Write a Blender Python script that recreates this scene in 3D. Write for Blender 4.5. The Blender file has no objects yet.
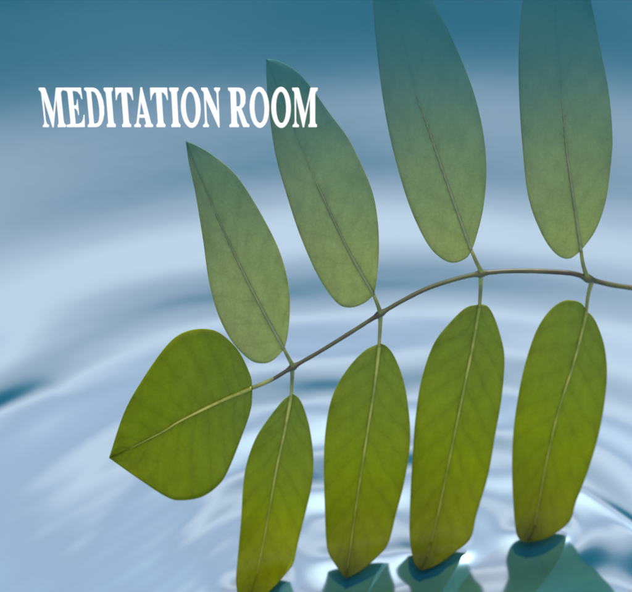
import bpy, math, random
import numpy as np
from mathutils import Vector, noise as mnoise

S = bpy.context.scene
COL = S.collection
random.seed(4)

# ------------------------------------------------------------------ camera
PITCH = math.radians(32.0)
DIST = 0.36                      # lens to the middle of the sprig, metres
FPX = 1440.0                     # focal length in photograph pixels (632 wide)
CAMZ = DIST * math.cos(PITCH) * math.tan(PITCH + math.atan(259 / FPX))
CAM = Vector((0, -DIST * math.cos(PITCH), CAMZ))
cd = bpy.data.cameras.new('camera')
cam = bpy.data.objects.new('camera', cd); COL.objects.link(cam)
cam.location = CAM
cam.rotation_euler = (math.pi / 2 - PITCH, 0, 0)
cd.sensor_width = 36; cd.lens = 36 * FPX / 632
cd.clip_start = 0.01; cd.clip_end = 100
cd.dof.use_dof = True; cd.dof.focus_distance = .346; cd.dof.aperture_fstop = 20
S.camera = cam

# ------------------------------------------------------------------ world
SUN_EL, SUN_AZ = math.radians(52), math.radians(30)      # behind the sprig, to the right
w = bpy.data.worlds.new('World'); S.world = w; w.use_nodes = True
nt = w.node_tree; N = nt.nodes; L = nt.links
N.clear()
out = N.new('ShaderNodeOutputWorld')
sky = N.new('ShaderNodeTexSky'); sky.sky_type = 'NISHITA'; sky.sun_disc = False
sky.sun_elevation = SUN_EL; sky.sun_rotation = SUN_AZ
bg1 = N.new('ShaderNodeBackground'); bg1.inputs[1].default_value = 0.10
L.new(sky.outputs[0], bg1.inputs[0])
tc = N.new('ShaderNodeTexCoord')
sep = N.new('ShaderNodeSeparateXYZ'); L.new(tc.outputs['Generated'], sep.inputs[0])
# soft cloud bank over an added dark band that darkens the far water
mp = N.new('ShaderNodeMapping'); mp.inputs['Scale'].default_value = (1.3, 1.3, 4.0)
L.new(tc.outputs['Generated'], mp.inputs[0])
nz = N.new('ShaderNodeTexNoise'); nz.inputs['Scale'].default_value = 2.2; nz.inputs['Detail'].default_value = 2
L.new(mp.outputs[0], nz.inputs[0])
ma = N.new('ShaderNodeMath'); ma.operation = 'MULTIPLY_ADD'
ma.inputs[1].default_value = 0.10; L.new(nz.outputs[0], ma.inputs[0]); L.new(sep.outputs[2], ma.inputs[2])
sb = N.new('ShaderNodeMath'); sb.operation = 'SUBTRACT'; sb.inputs[1].default_value = 0.05
bk = N.new('ShaderNodeMath'); bk.operation = 'MULTIPLY_ADD'; bk.use_clamp = True      # added fill: near-side sky raised to light letters and leaf fronts
bk.inputs[1].default_value = -0.9; bk.inputs[2].default_value = 0.0; L.new(sep.outputs[1], bk.inputs[0])
ad = N.new('ShaderNodeMath'); ad.operation = 'ADD'; L.new(ma.outputs[0], ad.inputs[0]); L.new(bk.outputs[0], ad.inputs[1])
mn = N.new('ShaderNodeMath'); mn.operation = 'MINIMUM'; mn.inputs[1].default_value = .78; L.new(ad.outputs[0], mn.inputs[0])
mxx = N.new('ShaderNodeMath'); mxx.operation = 'MAXIMUM'; L.new(mn.outputs[0], mxx.inputs[0]); L.new(ma.outputs[0], mxx.inputs[1])
L.new(mxx.outputs[0], sb.inputs[0])
rp = N.new('ShaderNodeValToRGB'); L.new(sb.outputs[0], rp.inputs[0])
el = rp.color_ramp.elements
stops = [(0.0, (.004, .045, .05)), (0.28, (.005, .058, .058)), (0.335, (.008, .072, .058)), (0.385, (.16, .21, .20)), (0.42, (.62, .48, .43)), (0.455, (.90, .645, .57)),
         (0.505, (1.20, .85, .73)), (0.55, (1.72, 1.20, 1.02)), (0.59, (1.55, 1.10, .95)), (0.64, (.98, .70, .68)), (0.69, (1.08, .81, .77)), (0.75, (1.9, 1.40, 1.2)), (0.85, (2.8, 2.3, 2.1)), (0.94, (3.2, 2.9, 2.7)), (1.0, (3.2, 2.9, 2.7))]
el[0].position, el[0].color = stops[0][0], (*stops[0][1], 1)
el[1].position, el[1].color = stops[-1][0], (*stops[-1][1], 1)
for p, c in stops[1:-1]:
    e = el.new(p); e.color = (*c, 1)
bg2 = N.new('ShaderNodeBackground'); bg2.inputs[1].default_value = 1.25
L.new(rp.outputs[0], bg2.inputs[0])
mx = N.new('ShaderNodeMixShader'); mx.inputs[0].default_value = 0.92
L.new(bg1.outputs[0], mx.inputs[1]); L.new(bg2.outputs[0], mx.inputs[2]); L.new(mx.outputs[0], out.inputs[0])

sd = bpy.data.lights.new('sun', 'SUN'); sd.energy = 4.0; sd.angle = math.radians(0.5); sd.color = (1, .95, .86)
so = bpy.data.objects.new('sun', sd); COL.objects.link(so)
sdir = Vector((math.sin(SUN_AZ) * math.cos(SUN_EL), math.cos(SUN_AZ) * math.cos(SUN_EL), math.sin(SUN_EL)))
so.rotation_euler = (-sdir).to_track_quat('-Z', 'Y').to_euler()
so.location = sdir * 2
S.view_settings.view_transform = 'Standard'; S.view_settings.look = 'None'
S.view_settings.exposure = 0.0; S.view_settings.gamma = 1

# ------------------------------------------------------------------ geometry of the place
KY = 0.22                        # the sprig's upright plane recedes to the right: y = KY * x
FWD = np.array([0, math.cos(PITCH), -math.sin(PITCH)])
UP = np.array([0, math.sin(PITCH), math.cos(PITCH)])
C0 = np.array(CAM)
def ray(u, v):
    d = FWD + np.array([(u - 316) / FPX, 0, 0]) - UP * ((v - 296) / FPX)
    return d
def t_plane(d, off=0.0):         # y = KY x + off
    return (KY * C0[0] + off - C0[1]) / (d[1] - KY * d[0])
def t_water(d, z=0.0):
    return (z - C0[2]) / d[2]

# ripples: one main ring system round the dipping leaf tips and weaker rings from each tip
MAIN = (0.032, 0.0)
R_K = np.array([0, .009, .020, .036, .055, .077, .102, .135, .176, .230, .290, .370, .45, .54, 9.0])
P_K = np.array([-4, -3, -2, -1, 0, 1, 2, 3, 4, 5, 6, 7, 8, 9, 100.0]) * math.pi
rr = np.linspace(0, 9, 18001)
sl = np.cos(np.interp(rr, R_K, P_K)) * np.interp(rr, [0, .01, .02, .05, .08, .12, .16, .24, .35, .6, .9, 9], [0.0, .03, .15, .150, .080, .062, .056, .012, .007, .003, 0, 0])
sl = np.convolve(sl, np.hanning(13) / np.hanning(13).sum(), 'same')
hh = np.cumsum(sl) * (rr[1] - rr[0]); hh -= hh[4000]
def plane_pt(u, v):
    d = ray(u, v); return C0 + d * t_plane(d)
CONTACT = []
for tri in (((237, 583), (246, 612), (293, 563)), ((327, 549), (346, 577), (388, 545)), ((410, 541), (420.5, 570), (470, 539)), ((515, 528), (526, 542), (569, 521))):
    pts = []
    for (u, v) in tri:
        d = ray(u, v); pts.append((C0 + d * t_water(d))[:2])
    CONTACT.append(pts)
def seg_dist(X, Y, a, b):
    ab = b - a; t = ((X - a[0]) * ab[0] + (Y - a[1]) * ab[1]) / (ab @ ab)
    t = np.clip(t, 0, 1)
    return np.hypot(X - a[0] - t * ab[0], Y - a[1] - t * ab[1])
def water_h(X, Y):
    X = np.asarray(X, float); Y = np.asarray(Y, float)
    dx, dy = X - MAIN[0], Y - MAIN[1]
    ang = np.arctan2(dy, dx)
    r = seg_dist(X, Y, np.array([.004, .001]), np.array([.060, .013]))
    far = np.clip(r / .08, 0, 1)
    wob = 1 + far * (.035 * np.sin(2 * ang + .6) + .02 * np.sin(5 * ang + 9 * r) + .012 * np.sin(9 * ang - 20 * r))
    mod = 0.82 + .3 * np.sin(3 * ang + 1.3 + 8 * r) + 1.6 * np.exp(-((ang - 2.68) / .22) ** 2 - ((r - .128) / .03) ** 2)
    H = np.interp(r * wob, rr, hh) * mod
    for i, ((a, tp, b), ph, lam) in enumerate(zip(CONTACT, (0.3, 2.0, 4.1, 5.2), (.013, .016, .0145, .018))):
        c = (np.array(a) + np.array(b)) / 2
        q = np.hypot(X - c[0], Y - c[1])
        H = H + .00009 * np.cos(q / lam * 2 * math.pi + ph) * np.exp(-q / .045) * np.clip(q / .012, 0, 1)
        tp_, a_, b_ = np.array(tp), np.array(a), np.array(b)
        s = seg_dist(X, Y, a_ * .62 + tp_ * .38, b_ * .62 + tp_ * .38)
        H = H + .0008 * np.exp(-(s / .0058) ** 2)
    # long gentle swell crossing from the left, fine slanting lines at lower left
    H = H + .00013 * np.sin(X * 38 - Y * 21 + 1.0) * np.exp(-np.hypot(X + .1, Y - .05) / .25)
    w1 = X * .77 - Y * .64
    H = H + .000014 * np.sin(w1 * 560 + 3 * np.sin(X * 40 + Y * 55) + 1.5 * np.sin(Y * 90)) * np.exp(-(np.hypot(X + .055, Y - .008) / .05) ** 2)
    H = H + .000010 * np.sin(w1 * 1250 + 4 * np.sin(X * 60 + 1)) * np.exp(-(np.hypot(X + .04, Y) / .035) ** 2)
    # a steep little crest running out to the right
    d1 = seg_dist(X, Y, np.array([.079, .027]), np.array([.100, .004]))
    H = H + .00040 * np.exp(-(d1 / .0022) ** 2)
    d2 = seg_dist(X, Y, np.array([-.135, .045]), np.array([-.088, .077]))
    H = H + .00032 * np.exp(-(d2 / .0060) ** 2) * np.clip((-.070 - X) / .03, 0, 1)
    H = H + .0055 * np.exp(-((X - .089) ** 2 + (Y + .022) ** 2) / (2 * .0125 ** 2))
    return H

# ------------------------------------------------------------------ helpers
def new_mat(name):
    m = bpy.data.materials.new(name); m.use_nodes = True
    n = m.node_tree; n.nodes.clear()
    o = n.nodes.new('ShaderNodeOutputMaterial')
    return m, n, o
def mesh_obj(name, verts, faces, mat, parent=None, origin=(0, 0, 0), uvs=None, smooth=True):
    me = bpy.data.meshes.new(name)
    o0 = Vector(origin)
    me.from_pydata([tuple(Vector(v) - o0) for v in verts], [], faces)
    if uvs is not None:
        ul = me.uv_layers.new(name='UVMap')
        vi = np.empty(len(me.loops), np.int32); me.loops.foreach_get('vertex_index', vi)
        ul.data.foreach_set('uv', np.asarray(uvs, np.float32)[vi].ravel())
    if smooth: me.polygons.foreach_set('use_smooth', [True] * len(me.polygons))
    me.materials.append(mat); me.update()
    o = bpy.data.objects.new(name, me); COL.objects.link(o)
    if parent: o.parent = parent
    return o
def catmull(P, n, closed=False):
    P = [np.array(p, float) for p in P]
    if not closed: P = [2 * P[0] - P[1]] + P + [2 * P[-1] - P[-2]]
    outp = []
    for i in range(1, len(P) - 2):
        p0, p1, p2, p3 = P[i - 1:i + 3]
        for k in range(8):
            t = k / 8
            outp.append(.5 * ((2 * p1) + (-p0 + p2) * t + (2 * p0 - 5 * p1 + 4 * p2 - p3) * t * t + (-p0 + 3 * p1 - 3 * p2 + p3) * t ** 3))
    outp.append(P[-2])
    A = np.array(outp); s = np.r_[0, np.cumsum(np.hypot(*(np.diff(A, axis=0)[:, :2].T)))]
    q = np.linspace(0, s[-1], n)
    return np.stack([np.interp(q, s, A[:, k]) for k in range(A.shape[1])], 1)
def tube(pts, radii, seg=10):
    V, F = [], []
    pts = [Vector(p) for p in pts]
    for i, p in enumerate(pts):
        tdir = (pts[min(i + 1, len(pts) - 1)] - pts[max(i - 1, 0)]).normalized()
        a = tdir.cross(Vector((0, 1, 0.01))).normalized(); b = tdir.cross(a).normalized()
        for k in range(seg):
            th = 2 * math.pi * k / seg
            V.append(p + (a * math.cos(th) + b * math.sin(th)) * radii[i])
    for i in range(len(pts) - 1):
        for k in range(seg):
            F.append((i * seg + k, i * seg + (k + 1) % seg, (i + 1) * seg + (k + 1) % seg, (i + 1) * seg + k))
    F.append(tuple(range(seg))[::-1]); F.append(tuple((len(pts) - 1) * seg + k for k in range(seg)))
    return V, F

# ------------------------------------------------------------------ materials
def water_material():
    m, n, o = new_mat('water')
    A = n.nodes.new; K = n.links.new
    body = A('ShaderNodeBsdfDiffuse'); body.inputs[0].default_value = (.005, .092, .18, 1)
    gl = A('ShaderNodeBsdfGlossy'); gl.inputs['Color'].default_value = (.42, .66, .875, 1); gl.inputs['Roughness'].default_value = .10
    lw = A('ShaderNodeLayerWeight'); lw.inputs['Blend'].default_value = .5
    mr = A('ShaderNodeMapRange'); mr.inputs[1].default_value = 0; mr.inputs[2].default_value = 1
    mr.inputs[3].default_value = .52; mr.inputs[4].default_value = .80
    K(lw.outputs['Facing'], mr.inputs[0])
    mixs = A('ShaderNodeMixShader'); K(mr.outputs[0], mixs.inputs[0]); K(body.outputs[0], mixs.inputs[1]); K(gl.outputs[0], mixs.inputs[2])
    t = A('ShaderNodeTexCoord'); nzz = A('ShaderNodeTexNoise'); nzz.inputs['Scale'].default_value = 60; nzz.inputs['Detail'].default_value = 3
    K(t.outputs['Object'], nzz.inputs[0])
    bp = A('ShaderNodeBump'); bp.inputs['Strength'].default_value = .03; bp.inputs['Distance'].default_value = .001
    K(nzz.outputs[0], bp.inputs['Height']); K(bp.outputs[0], gl.inputs['Normal'])
    K(mixs.outputs[0], o.inputs[0])
    return m

def leaf_material(name, base, deep, wet, teal, trans, vs=.11):
    """base near the stalk, deep towards the tip, wet at the dipped tip; teal = strength of the overlaid blue-green fade painted into the upper blades."""
    m, n, o = new_mat(name)
    A = n.nodes.new; K = n.links.new
    uv = A('ShaderNodeUVMap'); uv.uv_map = 'UVMap'
    sp = A('ShaderNodeSeparateXYZ'); K(uv.outputs[0], sp.inputs[0])
    def math_(op, a=None, b=None, c=None):
        q = A('ShaderNodeMath'); q.operation = op
        for i, x in enumerate((a, b, c)):
            if x is None: continue
            if isinstance(x, (int, float)): q.inputs[i].default_value = x
            else: K(x, q.inputs[i])
        return q.outputs[0]
    U = math_('ABSOLUTE', math_('MULTIPLY_ADD', sp.outputs[0], 2.0, -1.0))      # 0 midrib .. 1 margin
    V = sp.outputs[1]
    ramp = A('ShaderNodeValToRGB'); K(V, ramp.inputs[0])
    e = ramp.color_ramp.elements
    e[0].position = 0.02; e[0].color = (*base, 1); e[1].position = 1; e[1].color = (*wet, 1)
    q = e.new(.55); q.color = (*deep, 1)
    q = e.new(.86); q.color = (*[(d * .60 + w_ * .40) for d, w_ in zip(deep, wet)], 1)
    col = ramp.outputs[0]
    # side veins leaving the midrib at a slant, forking irregularly
    t = A('ShaderNodeTexCoord')
    nz1 = A('ShaderNodeTexNoise'); nz1.inputs['Scale'].default_value = 130; nz1.inputs['Detail'].default_value = 3; K(t.outputs['Object'], nz1.inputs[0])
    side = math_('MULTIPLY', math_('GREATER_THAN', sp.outputs[0], .5), .43)
    ph = math_('ADD', math_('MULTIPLY_ADD', V, 9.5, math_('MULTIPLY', math_('POWER', U, .8), -2.0)), math_('ADD', side, math_('MULTIPLY', nz1.outputs[0], .75)))
    tri = math_('ABSOLUTE', math_('MULTIPLY_ADD', math_('FRACT', ph), 2, -1))
    vein = math_('POWER', math_('SUBTRACT', 1.0, tri), 3.5)
    nz2 = A('ShaderNodeTexNoise'); nz2.inputs['Scale'].default_value = 420; nz2.inputs['Detail'].default_value = 6; nz2.inputs['Roughness'].default_value = .65
    mpg = A('ShaderNodeMapping'); mpg.inputs['Scale'].default_value = (1, 1, .5); K(t.outputs['Object'], mpg.inputs[0]); K(mpg.outputs[0], nz2.inputs[0])
    nz3 = A('ShaderNodeTexNoise'); nz3.inputs['Scale'].default_value = 45; nz3.inputs['Detail'].default_value = 3; K(t.outputs['Object'], nz3.inputs[0])
    val = math_('ADD', math_('MULTIPLY_ADD', vein, -vs, 1.0),
                math_('ADD', math_('MULTIPLY_ADD', nz2.outputs[0], .50, -.25), math_('MULTIPLY_ADD', nz3.outputs[0], .24, -.12)))
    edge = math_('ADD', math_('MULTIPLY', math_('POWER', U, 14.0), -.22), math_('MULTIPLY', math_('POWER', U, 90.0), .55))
    groove = math_('MULTIPLY', math_('POWER', math_('SUBTRACT', 1.0, U), 22.0), math_('MULTIPLY_ADD', V, -.38, -.02))
    tipd = math_('MULTIPLY', math_('MULTIPLY', math_('POWER', V, 9.0), math_('MULTIPLY_ADD', U, .45, -.62)), 1.0 if teal == 0 else .2)
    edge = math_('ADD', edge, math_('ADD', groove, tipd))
    vo = A('ShaderNodeTexVoronoi'); vo.feature = 'DISTANCE_TO_EDGE'; vo.inputs['Scale'].default_value = 780; K(t.outputs['Object'], vo.inputs[0])
    net = math_('MULTIPLY', math_('LESS_THAN', vo.outputs[0], .09), -.055)
    spot = A('ShaderNodeTexNoise'); spot.inputs['Scale'].default_value = 260; spot.inputs['Detail'].default_value = 1; K(t.outputs['Object'], spot.inputs[0])
    sm = math_('MULTIPLY', math_('GREATER_THAN', spot.outputs[0], .80), -.10)
    edge = math_('ADD', edge, math_('ADD', net, sm))
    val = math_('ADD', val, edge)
    mul = A('ShaderNodeVectorMath'); mul.operation = 'SCALE'; K(col, mul.inputs[0]); K(val, mul.inputs['Scale'])
    final = mul.outputs[0]
    if teal > 0:  # darkening blue-green veil painted into the leaf colour, stronger with height
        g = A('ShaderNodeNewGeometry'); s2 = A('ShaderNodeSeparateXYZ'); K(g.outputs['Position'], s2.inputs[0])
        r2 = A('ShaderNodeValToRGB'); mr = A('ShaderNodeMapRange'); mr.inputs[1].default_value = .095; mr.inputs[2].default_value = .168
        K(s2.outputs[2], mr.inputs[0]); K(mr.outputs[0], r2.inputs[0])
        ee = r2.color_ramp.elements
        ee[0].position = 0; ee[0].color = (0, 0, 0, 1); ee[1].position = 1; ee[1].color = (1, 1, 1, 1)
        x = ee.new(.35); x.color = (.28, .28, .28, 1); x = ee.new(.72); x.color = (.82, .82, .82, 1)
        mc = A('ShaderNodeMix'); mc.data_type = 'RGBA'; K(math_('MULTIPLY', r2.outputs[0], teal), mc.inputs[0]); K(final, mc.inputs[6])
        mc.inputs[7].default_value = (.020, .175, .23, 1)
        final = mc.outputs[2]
    d = A('ShaderNodeBsdfDiffuse'); tr = A('ShaderNodeBsdfTranslucent'); gl = A('ShaderNodeBsdfGlossy')
    K(final, d.inputs[0]); K(final, tr.inputs[0]); gl.inputs['Roughness'].default_value = .38
    gl.inputs['Color'].default_value = (.9, .95, 1, 1)
    bp = A('ShaderNodeBump'); bp.inputs['Strength'].default_value = .35; bp.inputs['Distance'].default_value = .0005
    K(math_('ADD', math_('MULTIPLY', vein, -.3), math_('MULTIPLY', nz2.outputs[0], .6)), bp.inputs['Height'])
    K(bp.outputs[0], d.inputs['Normal']); K(bp.outputs[0], gl.inputs['Normal'])
    m1 = A('ShaderNodeMixShader'); m1.inputs[0].default_value = trans; K(d.outputs[0], m1.inputs[1]); K(tr.outputs[0], m1.inputs[2])
    m2 = A('ShaderNodeMixShader'); m2.inputs[0].default_value = .007; K(m1.outputs[0], m2.inputs[1]); K(gl.outputs[0], m2.inputs[2])
    K(m2.outputs[0], o.inputs[0])
    return m

def stem_material(name, c1, c2, scale=90, rough=.45):
    m, n, o = new_mat(name)
    A = n.nodes.new; K = n.links.new
    t = A('ShaderNodeTexCoord'); nzz = A('ShaderNodeTexNoise'); nzz.inputs['Scale'].default_value = scale; nzz.inputs['Detail'].default_value = 4
    K(t.outputs['Object'], nzz.inputs[0])
    r = A('ShaderNodeValToRGB'); K(nzz.outputs[0], r.inputs[0])
    r.color_ramp.elements[0].position = .40; r.color_ramp.elements[0].color = (*c1, 1)
    r.color_ramp.elements[1].position = .62; r.color_ramp.elements[1].color = (*c2, 1)
    b = A('ShaderNodeBsdfPrincipled'); K(r.outputs[0], b.inputs['Base Color']); b.inputs['Roughness'].default_value = rough
    K(b.outputs[0], o.inputs[0])
    return m

# ------------------------------------------------------------------ water: one sheet, fine in the middle, reaching far out
def axis(lo, hi, step, far, grow=1.18):
    mid = list(np.arange(lo, hi + step / 2, step))
    a, s = lo, step
    left = []
    while a > -far: s *= grow; a -= s; left.append(a)
    b, s = hi, step; right = []
    while b < far: s *= grow; b += s; right.append(b)
    return np.array(left[::-1] + mid + right)
ax = np.unique(np.concatenate([axis(-.19, .21, .0009, 30)]))
ay = np.concatenate([np.array([y for y in axis(-.05, .16, .0009, 30, 1.0 + .18) if y <= .16]), [.16 + .0018 * k for k in range(1, 200)]])
b_, s_ = ay[-1], .0018
ext = []
while b_ < 30: s_ *= 1.18; b_ += s_; ext.append(b_)
ay = np.concatenate([ay, ext])
GX, GY = np.meshgrid(ax, ay)
GZ = water_h(GX, GY)
nx, ny = len(ax), len(ay)
co = np.stack([GX, GY, GZ], -1).reshape(-1, 3).astype(np.float32)
idx = np.arange(nx * ny).reshape(ny, nx)
quads = np.stack([idx[:-1, :-1], idx[:-1, 1:], idx[1:, 1:], idx[1:, :-1]], -1).reshape(-1, 4).astype(np.int32)
me = bpy.data.meshes.new('water')
me.vertices.add(len(co)); me.vertices.foreach_set('co', co.ravel())
me.loops.add(quads.size); me.loops.foreach_set('vertex_index', quads.ravel())
me.polygons.add(len(quads)); me.polygons.foreach_set('loop_start', np.arange(0, quads.size, 4, dtype=np.int32))
me.polygons.foreach_set('use_smooth', np.ones(len(quads), bool))
me.update(calc_edges=True)
me.materials.append(water_material())
water = bpy.data.objects.new('water', me); COL.objects.link(water)
water['kind'] = 'structure'

# ------------------------------------------------------------------ the sprig
M_LOW = leaf_material('leaf_green', (.165, .260, .045), (.215, .310, .002), (.040, .070, .001), 0, .5)
M_TERM = leaf_material('leaf_green_end', (.145, .240, .035), (.18, .275, .006), (.175, .265, .002), 0, .5)
M_UP = leaf_material('leaf_dusky_teal_fade', (.265, .37, .14), (.245, .35, .16), (.15, .25, .11), 1.0, .5, .06)
M_RIB = stem_material('midrib_pale', (.12, .18, .02), (.24, .30, .06), 160)
M_RIBD = stem_material('midrib_dusky', (.085, .13, .07), (.12, .17, .09), 60)
M_STEM = stem_material('stem_bark', (.006, .011, .005), (.024, .045, .011), 140)
M_STALK = stem_material('stalk_green', (.06, .095, .025), (.13, .19, .045), 150)

ORIGIN = Vector((plane_pt(586, 277)))
sprig = bpy.data.objects.new('leaf_sprig', None); COL.objects.link(sprig)
sprig.location = ORIGIN; sprig.empty_display_size = .02
sprig['label'] = 'arching leafy sprig with nine oval green leaflets, the lower ones dipping into the rippled water'
sprig['category'] = 'sprig'

# every outline starts at the stalk, runs one way round to the tip and back on the other side
LEAVES = {
 'end': dict(side1=[(252.4,388),(250,374.5),(238,350.5),(218.7,332.8),(199.5,329.2),(180,334.5),(164,349),(141.7,381),(124,413),(109,458)],
             side2=[(252.4,388),(250.8,409.8),(241,438.7),(228,470.8),(218.7,485),(202.7,496.5),(183.4,500.3),(167.4,497.4),(138.5,478.8),(109,458)],
             rib=[(252,388),(218.7,402),(180,421),(164,431),(129,449)], mat='T'),
 'u1': dict(side1=[(284.5,349),(273.5,360),(263,363.5),(250,360),(233,343),(218.6,316),(209,282),(203,240),(195.3,193),(189,164),(185.6,141.4)],
            side2=[(284.5,349),(288,333),(290,307),(288,282),(280,252.5),(267,225),(250,195.5),(233,172),(212,155),(195,145),(185.6,141.4)],
            rib=[(284,349),(269,322),(248,282),(225,233.5),(201.7,180.7)], mat='U'),
 'u2': dict(side1=[(374,295),(364.4,303),(350.8,307.6),(337,303),(319,278),(300.6,237),(287,196),(275.5,155),(268.7,109),(266.4,77),(266.2,59)],
            side2=[(374,295),(377,278),(379,250.6),(378,223),(373.6,196),(364.4,171),(348.5,139),(330,114),(312,89),(296,71),(278,61),(266.2,59)],
            rib=[(374,295),(348.5,250.6),(323.4,198),(300.6,145.8)], mat='U'),
 'u3': dict(side1=[(472,249),(467,257.6),(453.5,263),(440,257.6),(426,241.7),(410,207.5),(396.5,164),(387,123),(380.5,82),(376,41),(372.8,0),(371,-45),(376,-85)],
            side2=[(472,249),(475.5,240),(483,210),(486.5,173),(484,137),(476,100),(465,68.4),(449,32),(433,0),(411,-40),(376,-85)],
            rib=[(471,250),(446.6,182),(428,128),(415,91)], mat='U'),
 'u4': dict(side1=[(581,251),(568.4,259),(554.7,253),(541,232.6),(528,196),(522,141),(519,91),(519,45.6),(522.8,0),(530,-40),(548,-85)],
            side2=[(581,251),(595.8,230),(606,200.6),(611,164),(612.6,137),(609.4,96),(602.6,59),(593.5,13.7),(588,-10),(574,-50),(548,-85)],
            rib=[(581,251),(573,196),(566,146),(561.6,96)], mat='U'),
 'b1': dict(side1=[(292,393.6),(282.3,401.5),(268,419.4),(255.5,439),(246.5,464),(243,487.5),(241,520),(237.5,559),(236.0,581),(239,600),(246,612)],
            side2=[(292,393.6),(298.5,398),(304,408.7),(310,430),(313.5,459),(312,484),(305.6,512.6),(298.5,541),(293.5,563),(286,573.5),(272,589),(246,612)],
            rib=[(291.5,394),(284,434),(277,466),(270,505.4),(263.7,541),(257,573.5)], mat='L'),
 'b2': dict(side1=[(379.5,343.5),(363.3,352),(345.7,371.7),(332.6,396),(326,426.6),(323.8,461.8),(324.7,505.7),(326.9,547),(334.8,564),(345.7,578.5)],
            side2=[(379.5,343.5),(386,346),(394,356),(402.8,378),(408,404.7),(410.3,440),(405,479),(396,514.5),(388.5,543),(378.7,555.5),(363.3,569),(345.7,578.5)],
            rib=[(379.6,344),(374.3,387),(365.5,444),(358,492.5),(352,536),(347.5,568)], mat='L'),
 'b3': dict(side1=[(480,304.5),(466,308),(451,321.8),(434,343.8),(422,378),(415.6,417),(412,466),(409.8,510),(409.8,539.4),(414,562),(420.5,570.7)],
            side2=[(480,304.5),(487,306),(493,314.4),(500,334),(504.6,358.5),(501.7,397.6),(495,436.7),(488,475.8),(476.5,515),(470.5,538.5),(453.8,553),(436.7,565),(420.5,570.7)],
            rib=[(479.7,304.7),(473,343.8),(461,402.5),(449,461),(436.7,520),(427,556)], mat='L'),
 'b4': dict(side1=[(587,311.5),(582,304),(575,301.0),(564,301.0),(550,310.5),(536.5,331),(525,365),(517,404),(512.8,440.5),(512.3,481.6),(515,525),(519,539),(527,543)],
            side2=[(587,311.5),(592,316),(598,326.5),(605,349),(606.8,381),(600.4,427),(589,468),(576,502),(569.5,521.5),(550,536.4),(527,543)],
            rib=[(586.7,312),(575,358.4),(559,408.6),(548,454),(541,490.7),(535,525)], mat='L'),
}
def surface_pts(U_, V_, bulge):
    """points of the blade: upright, then laid on the water where it dips."""
    U_, V_ = np.asarray(U_, float), np.asarray(V_, float)
    D = FWD[None] + ((U_ - 316) / FPX)[:, None] * np.array([1, 0, 0])[None] - ((V_ - 296) / FPX)[:, None] * UP[None]
    a = (KY * C0[0] - C0[1]) / (D[:, 1] - KY * D[:, 0]) + bulge
    b = -C0[2] / D[:, 2]
    for _ in range(3):
        P = C0 + D * b[:, None]; b = (water_h(P[:, 0], P[:, 1]) + .0006 - C0[2]) / D[:, 2]
    k = .010
    t = -k * np.logaddexp(-a / k, -b / k)
    t = np.where((a - b) < -.055, a, t)
    near = np.clip(((a - b) + .055) / .02, 0, 1)
    t = a * (1 - near) + t * near
    return C0 + D * np.minimum(t, b)[:, None]
NV, NU = 90, 28
def make_leaflet(key):
    L_ = LEAVES[key]
    A1, A2 = catmull(L_['side1'], NV), catmull(L_['side2'], NV)
    rib = catmull(L_['rib'], NV)
    tip = np.array(L_['side1'][-1], float)
    full = catmull(list(map(tuple, L_['rib'])) + [tuple(tip)], NV)
    rs = random.Random(key)
    cup, arch, ph0 = rs.uniform(.0022, .0036), rs.uniform(-.003, .003), rs.uniform(0, 6)
    V, UVs, F = [], [], []
    QQ, BB = [], []
    rows = []
    for i in range(NV):
        v = i / (NV - 1)
        l, m_, r = A1[i], full[i], A2[i]
        row = []
        for j in range(NU + 1):
            s = j / NU
            q = (l * (1 - 2 * s) + m_ * 2 * s) if s <= .5 else (m_ * (2 - 2 * s) + r * (2 * s - 1))
            uu = abs(2 * s - 1)
            b = cup * (1 - uu ** 1.4) * math.sin(math.pi * min(1, v * .98 + .02)) * 1.0 + arch * math.sin(math.pi * v) \
                + .0007 * math.sin(v * 15 + s * 4 + ph0) * uu ** 2 + .0004 * math.sin(v * 31 + s * 9 + ph0 * 2) * uu ** 3
            QQ.append(q); BB.append(b); UVs.append((s, v)); row.append(len(QQ) - 1)
        rows.append(row)
    QQ = np.array(QQ); V = list(surface_pts(QQ[:, 0], QQ[:, 1], np.array(BB)))
    nf = len(V)
    TH = np.array([0, .00020, .0])
    V += [p + TH for p in V]; UVs += UVs[:nf]
    for i in range(NV - 1):
        for j in range(NU):
            a, b, c, e = rows[i][j], rows[i][j + 1], rows[i + 1][j + 1], rows[i + 1][j]
            F.append((a, e, c, b)); F.append((a + nf, b + nf, c + nf, e + nf))
        for j, fl in ((0, 0), (NU, 1)):
            a, e = rows[i][j], rows[i + 1][j]
            F.append((a, a + nf, e + nf, e) if not fl else (e, e + nf, a + nf, a))
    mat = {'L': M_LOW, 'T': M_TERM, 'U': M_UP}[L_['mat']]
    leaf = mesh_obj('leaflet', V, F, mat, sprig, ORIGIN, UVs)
    # midrib: a raised tapering ridge on the near face
    pts, rad = [], []
    n = 60
    R = catmull(L_['rib'], n)
    for i, (u, v) in enumerate(R):
        # nearest station on the blade's own centre line gives the depth
        k = int(np.argmin(np.hypot(full[:, 0] - u, full[:, 1] - v)))
        P = V[rows[k][NU // 2]]
        d = ray(u, v); t = (P - C0) @ FWD
        f = i / (n - 1)
        r_ = (.00040 if L_['mat'] == 'U' else .00042) * (1 - f) ** .9 + .00003
        if L_['mat'] == 'T': r_ *= 1.25
        pts.append(C0 + d * (t - r_ * .45 - .00007)); rad.append(r_)
    Vt, Ft = tube(pts, rad, 8)
    mesh_obj('midrib', Vt, Ft, M_RIBD if L_['mat'] == 'U' else M_RIB, leaf, ORIGIN)
    return leaf, pts[0]

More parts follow.
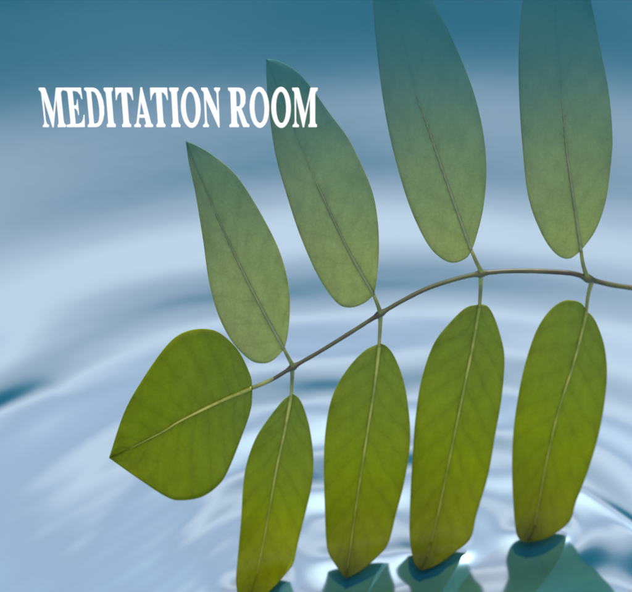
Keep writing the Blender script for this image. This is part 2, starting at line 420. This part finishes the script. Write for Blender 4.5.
STALKS = {'end': [(252, 388), (262, 384), (275, 378)], 'u1': [(283.5, 348), (288, 357), (293, 366)], 'u2': [(373.5, 294), (377, 303), (381, 314)],
          'u3': [(470.5, 248), (475.5, 260), (482, 273)], 'u4': [(580.8, 249), (583, 264), (587, 277)],
          'b1': [(291.2, 397), (292, 382), (292.5, 367)], 'b2': [(379, 347), (380, 330), (380.5, 314)],
          'b3': [(479.4, 308), (480.5, 290), (481, 274)], 'b4': [(586, 315), (588, 296), (592, 281)]}
leafs = {}
for key in LEAVES:
    leaf, p0 = make_leaflet(key); leafs[key] = leaf
    Q = catmull(STALKS[key], 14)
    t0 = (np.array(p0) - C0) @ FWD
    r0 = {'L': .00043, 'T': .00053, 'U': .00042}[LEAVES[key]['mat']]
    pts, rad = [], []
    for i, (u, v) in enumerate(Q):
        f = i / 13
        d = ray(u, v); t = t0 * (1 - f) ** 1 + t_plane(d) * f
        pts.append(C0 + d * t); rad.append(r0 * (1 - f) + .00056 * f + .00018 * f ** 6)
    if key == 'end': rad = [.00053 + .00004 * math.sin(3.1 * i / 13) - .0001 * (i / 13) ** 3 for i in range(14)]
    Vt, Ft = tube(pts, rad, 10)
    mesh_obj('stalk', Vt, Ft, M_STALK, leaf, ORIGIN)
leafs['end']['label'] = 'broad rounded leaflet at the left end of the stem'

ST = [(760, 318), (700, 302), (660, 293), (632, 288), (612, 285), (592, 280), (575, 274), (555, 272), (530, 271), (505, 271.3), (482, 273.5),
      (460, 278), (430, 287.5), (404, 300), (380, 314), (350, 333), (320, 351.5), (293, 367), (275, 378), (263, 384)]
Q = catmull(ST, 220)
pts, rad = [], []
nodes = [(588, 278), (481, 273.5), (380, 314), (293, 367)]
for i, (u, v) in enumerate(Q):
    f = i / 219
    d = ray(u, v); pts.append(C0 + d * t_plane(d))
    r = .00078 * (1 - f) + .00048 * f
    for (a, b) in nodes: r += .00050 * math.exp(-((u - a) ** 2 + (v - b) ** 2) / 20)
    r *= 1 + .08 * mnoise.noise(Vector((u * .13, v * .13, 3)))
    rad.append(r)
Vt, Ft = tube(pts, rad, 14)
mesh_obj('stem', Vt, Ft, M_STEM, sprig, ORIGIN)

# ------------------------------------------------------------------ raised white lettering: MEDITATION ROOM
G = {
 'I': (9, [(0,0),(9,0),(9,2.2),(7.6,3.6),(7.3,7),(7.3,32),(7.6,35.4),(9,36.8),(9,39),(0,39),(0,36.8),(1.4,35.4),(1.7,32),(1.7,7),(1.4,3.6),(0,2.2)], None),
 'T': (17, [(0,0),(17,0),(17.3,12),(16.2,12),(15,7.5),(13.2,4.8),(11.4,4),(11.4,32),(11.7,35.4),(13.2,36.8),(13.2,39),(3.9,39),(3.9,36.8),(5.3,35.4),(5.6,32),(5.6,4),(3.8,4.8),(2,7.5),(.8,12),(-.3,12)], None),
 'A': (19.5, [(9.0,-.3),(10.9,-.3),(17.4,34),(18,36),(19.5,37.2),(19.5,39),(10.6,39),(10.6,37.2),(12.1,36),(12.1,34),(11.4,29.6),(6.0,29.6),(5.2,34),(5.4,36),(7,37.2),(7,39),(0,39),(0,37.2),(1.8,36),(2.8,33.5)],
       [(8.9,14.5),(11,26.8),(6.6,26.8)]),
 'N': (18.8, [(0,0),(6.2,0),(7,2),(15,23),(15,5),(14.2,2.9),(12.8,2),(12.8,0),(18.8,0),(18.8,2),(17.6,2.9),(17.1,5),(17.1,39.4),(15.6,39.4),(4.5,11.5),(4.5,33),(5.2,36.2),(6.3,37.4),(6.3,39),(0,39),(0,37.4),(1.6,36),(2.3,33),(2.3,5),(1.5,2.8),(0,2)], None),
 'R': (20.5, [(0,0),(11,0),(14.5,1),(16.8,3.8),(17.6,9),(17.2,14.5),(15.2,18.5),(13,20.3),(18.4,35.5),(20.5,37),(20.5,39),(14.2,39),(13.2,37),(8.9,22.5),(8.2,22.5),(8.2,33),(8.6,35.8),(10,37.2),(10,39),(0,39),(0,37.2),(1.7,35.8),(2.2,33),(2.2,5),(1.7,3),(0,2)],
       [(8.2,3),(10.3,3.2),(11.8,6),(12.1,10.5),(11.7,16),(10.4,18.4),(8.2,18.8)]),
 'M': (25.8, [(0,0),(6.6,0),(7.5,2),(12.9,24.5),(17.6,3),(18.4,0),(25.8,0),(25.8,2.2),(24.2,3.2),(23.4,5.5),(23.4,33),(23.8,35.8),(25.2,37.2),(25.2,39),(16,39),(16,37.2),(17.3,35.8),(17.7,33),(17.7,11.5),(12.0,39.3),(10.4,39.3),(4.2,10.5),(4.2,33),(5,36.2),(6.8,37.4),(6.8,39),(0,39),(0,37.4),(1.5,36.2),(2.2,33),(2.2,5),(1.5,2.8),(0,2)], None),
 'E': (19, [(0,0),(18.2,0),(18.7,11),(17.6,11),(16.6,6.5),(14.2,3.4),(11,2.8),(9.6,2.8),(9.6,17.8),(11,17.6),(12.3,15.5),(12.9,11.5),(13.9,11.5),(13.9,27),(12.9,27),(12.3,22.5),(11,20.4),(9.6,20.2),(9.6,36.2),(11.5,36.2),(14.8,35),(17,31.5),(18.2,27),(19.3,27),(18.6,39),(0,39),(0,37.2),(3.6,36.4),(4.3,34),(4.3,5),(3.6,2.8),(0,2)], None),
 'D': (18.5, [(0,0),(8.5,0),(11.5,.7),(14,2.8),(16.3,6.8),(18,12.8),(18.5,19.5),(18,26.5),(16.2,32.5),(13.9,36.4),(11.4,38.4),(8.5,39),(0,39),(0,37.2),(1.6,36),(2,33),(2,5),(1.6,2.8),(0,2)],
       [(6.8,3.2),(8.8,3.3),(10.4,4.6),(11.8,7.6),(12.8,12.5),(13.3,19.5),(12.9,26.5),(11.9,31.5),(10.5,34.5),(8.8,35.8),(6.8,35.9)]),
}
def ell(cx, cy, a, b, n=40, p=1.0):
    return [(cx + a * math.cos(2 * math.pi * k / n), cy + b * math.sin(2 * math.pi * k / n)) for k in range(n)]
G['O'] = (20, ell(10, 19.5, 10, 20.3), ell(10, 19.4, 4.8, 15.9))
WORD = [('M', 40.7, 24), ('E', 64.7, 18.9), ('D', 85.9, 18.4), ('I', 105.2, 9.2), ('T', 116.6, 17.1), ('A', 132.8, 19.2), ('T', 151.2, 17.1), ('I', 170.2, 9.4),
        ('O', 180.8, 20), ('N', 202, 18.8), ('R', 228.6, 20.4), ('O', 249.5, 19.9), ('O', 271.1, 20), ('M', 292.2, 25.6)]
mw, nw, ow = new_mat('white_enamel')
pb = nw.nodes.new('ShaderNodeBsdfPrincipled'); pb.inputs['Roughness'].default_value = .35
tcw = nw.nodes.new('ShaderNodeTexCoord'); nzw = nw.nodes.new('ShaderNodeTexNoise'); nzw.inputs['Scale'].default_value = 300
nw.links.new(tcw.outputs['Object'], nzw.inputs[0])
rw = nw.nodes.new('ShaderNodeValToRGB'); rw.color_ramp.elements[0].color = (.86, .92, .91, 1); rw.color_ramp.elements[1].color = (.90, .96, .95, 1)
nw.links.new(nzw.outputs[0], rw.inputs[0]); nw.links.new(rw.outputs[0], pb.inputs['Base Color']); nw.links.new(pb.outputs[0], ow.inputs[0])

LY = -0.012
def on_wall(u, v):
    d = ray(u, v); return C0 + d * ((LY - C0[1]) / d[1])
pc = on_wall(179, 107.7)
sx = (on_wall(318, 107.7)[0] - on_wall(40, 107.7)[0]) / 278
sz = (on_wall(179, 88.2)[2] - on_wall(179, 127.2)[2]) / 39
sign = bpy.data.objects.new('sign_lettering', None); COL.objects.link(sign)
sign.location = (pc[0], LY, pc[2] - 19.5 * sz); sign.empty_display_size = .02
sign['label'] = 'white serif capital letters reading MEDITATION ROOM above the leftmost leaflets'
sign['category'] = 'lettering'
dg = bpy.context.evaluated_depsgraph_get
for ch, x0, wd in WORD:
    w0, outl, hole = G[ch]
    cu = bpy.data.curves.new('letter', 'CURVE'); cu.dimensions = '2D'; cu.fill_mode = 'BOTH'
    cu.extrude = .00015; cu.bevel_depth = 0; cu.offset = -.00006
    for loop in (outl, hole):
        if loop is None: continue
        sp_ = cu.splines.new('POLY'); sp_.points.add(len(loop) - 1); sp_.use_cyclic_u = True
        for p, (gx, gy) in zip(sp_.points, loop):
            p.co = (((x0 + gx * wd / w0) - 179) * sx, (39 - gy) * sz, 0, 1)
    tmp = bpy.data.objects.new('letter_tmp', cu); COL.objects.link(tmp)
    bpy.context.view_layer.update()
    lm = bpy.data.meshes.new_from_object(tmp.evaluated_get(dg()))
    bpy.data.objects.remove(tmp); bpy.data.curves.remove(cu)
    lm.polygons.foreach_set('use_smooth', [False] * len(lm.polygons)); lm.name = 'letter'; lm.materials.clear(); lm.materials.append(mw)
    lo = bpy.data.objects.new('letter', lm); COL.objects.link(lo); lo.parent = sign
    lo.rotation_euler = (math.pi / 2, 0, 0)
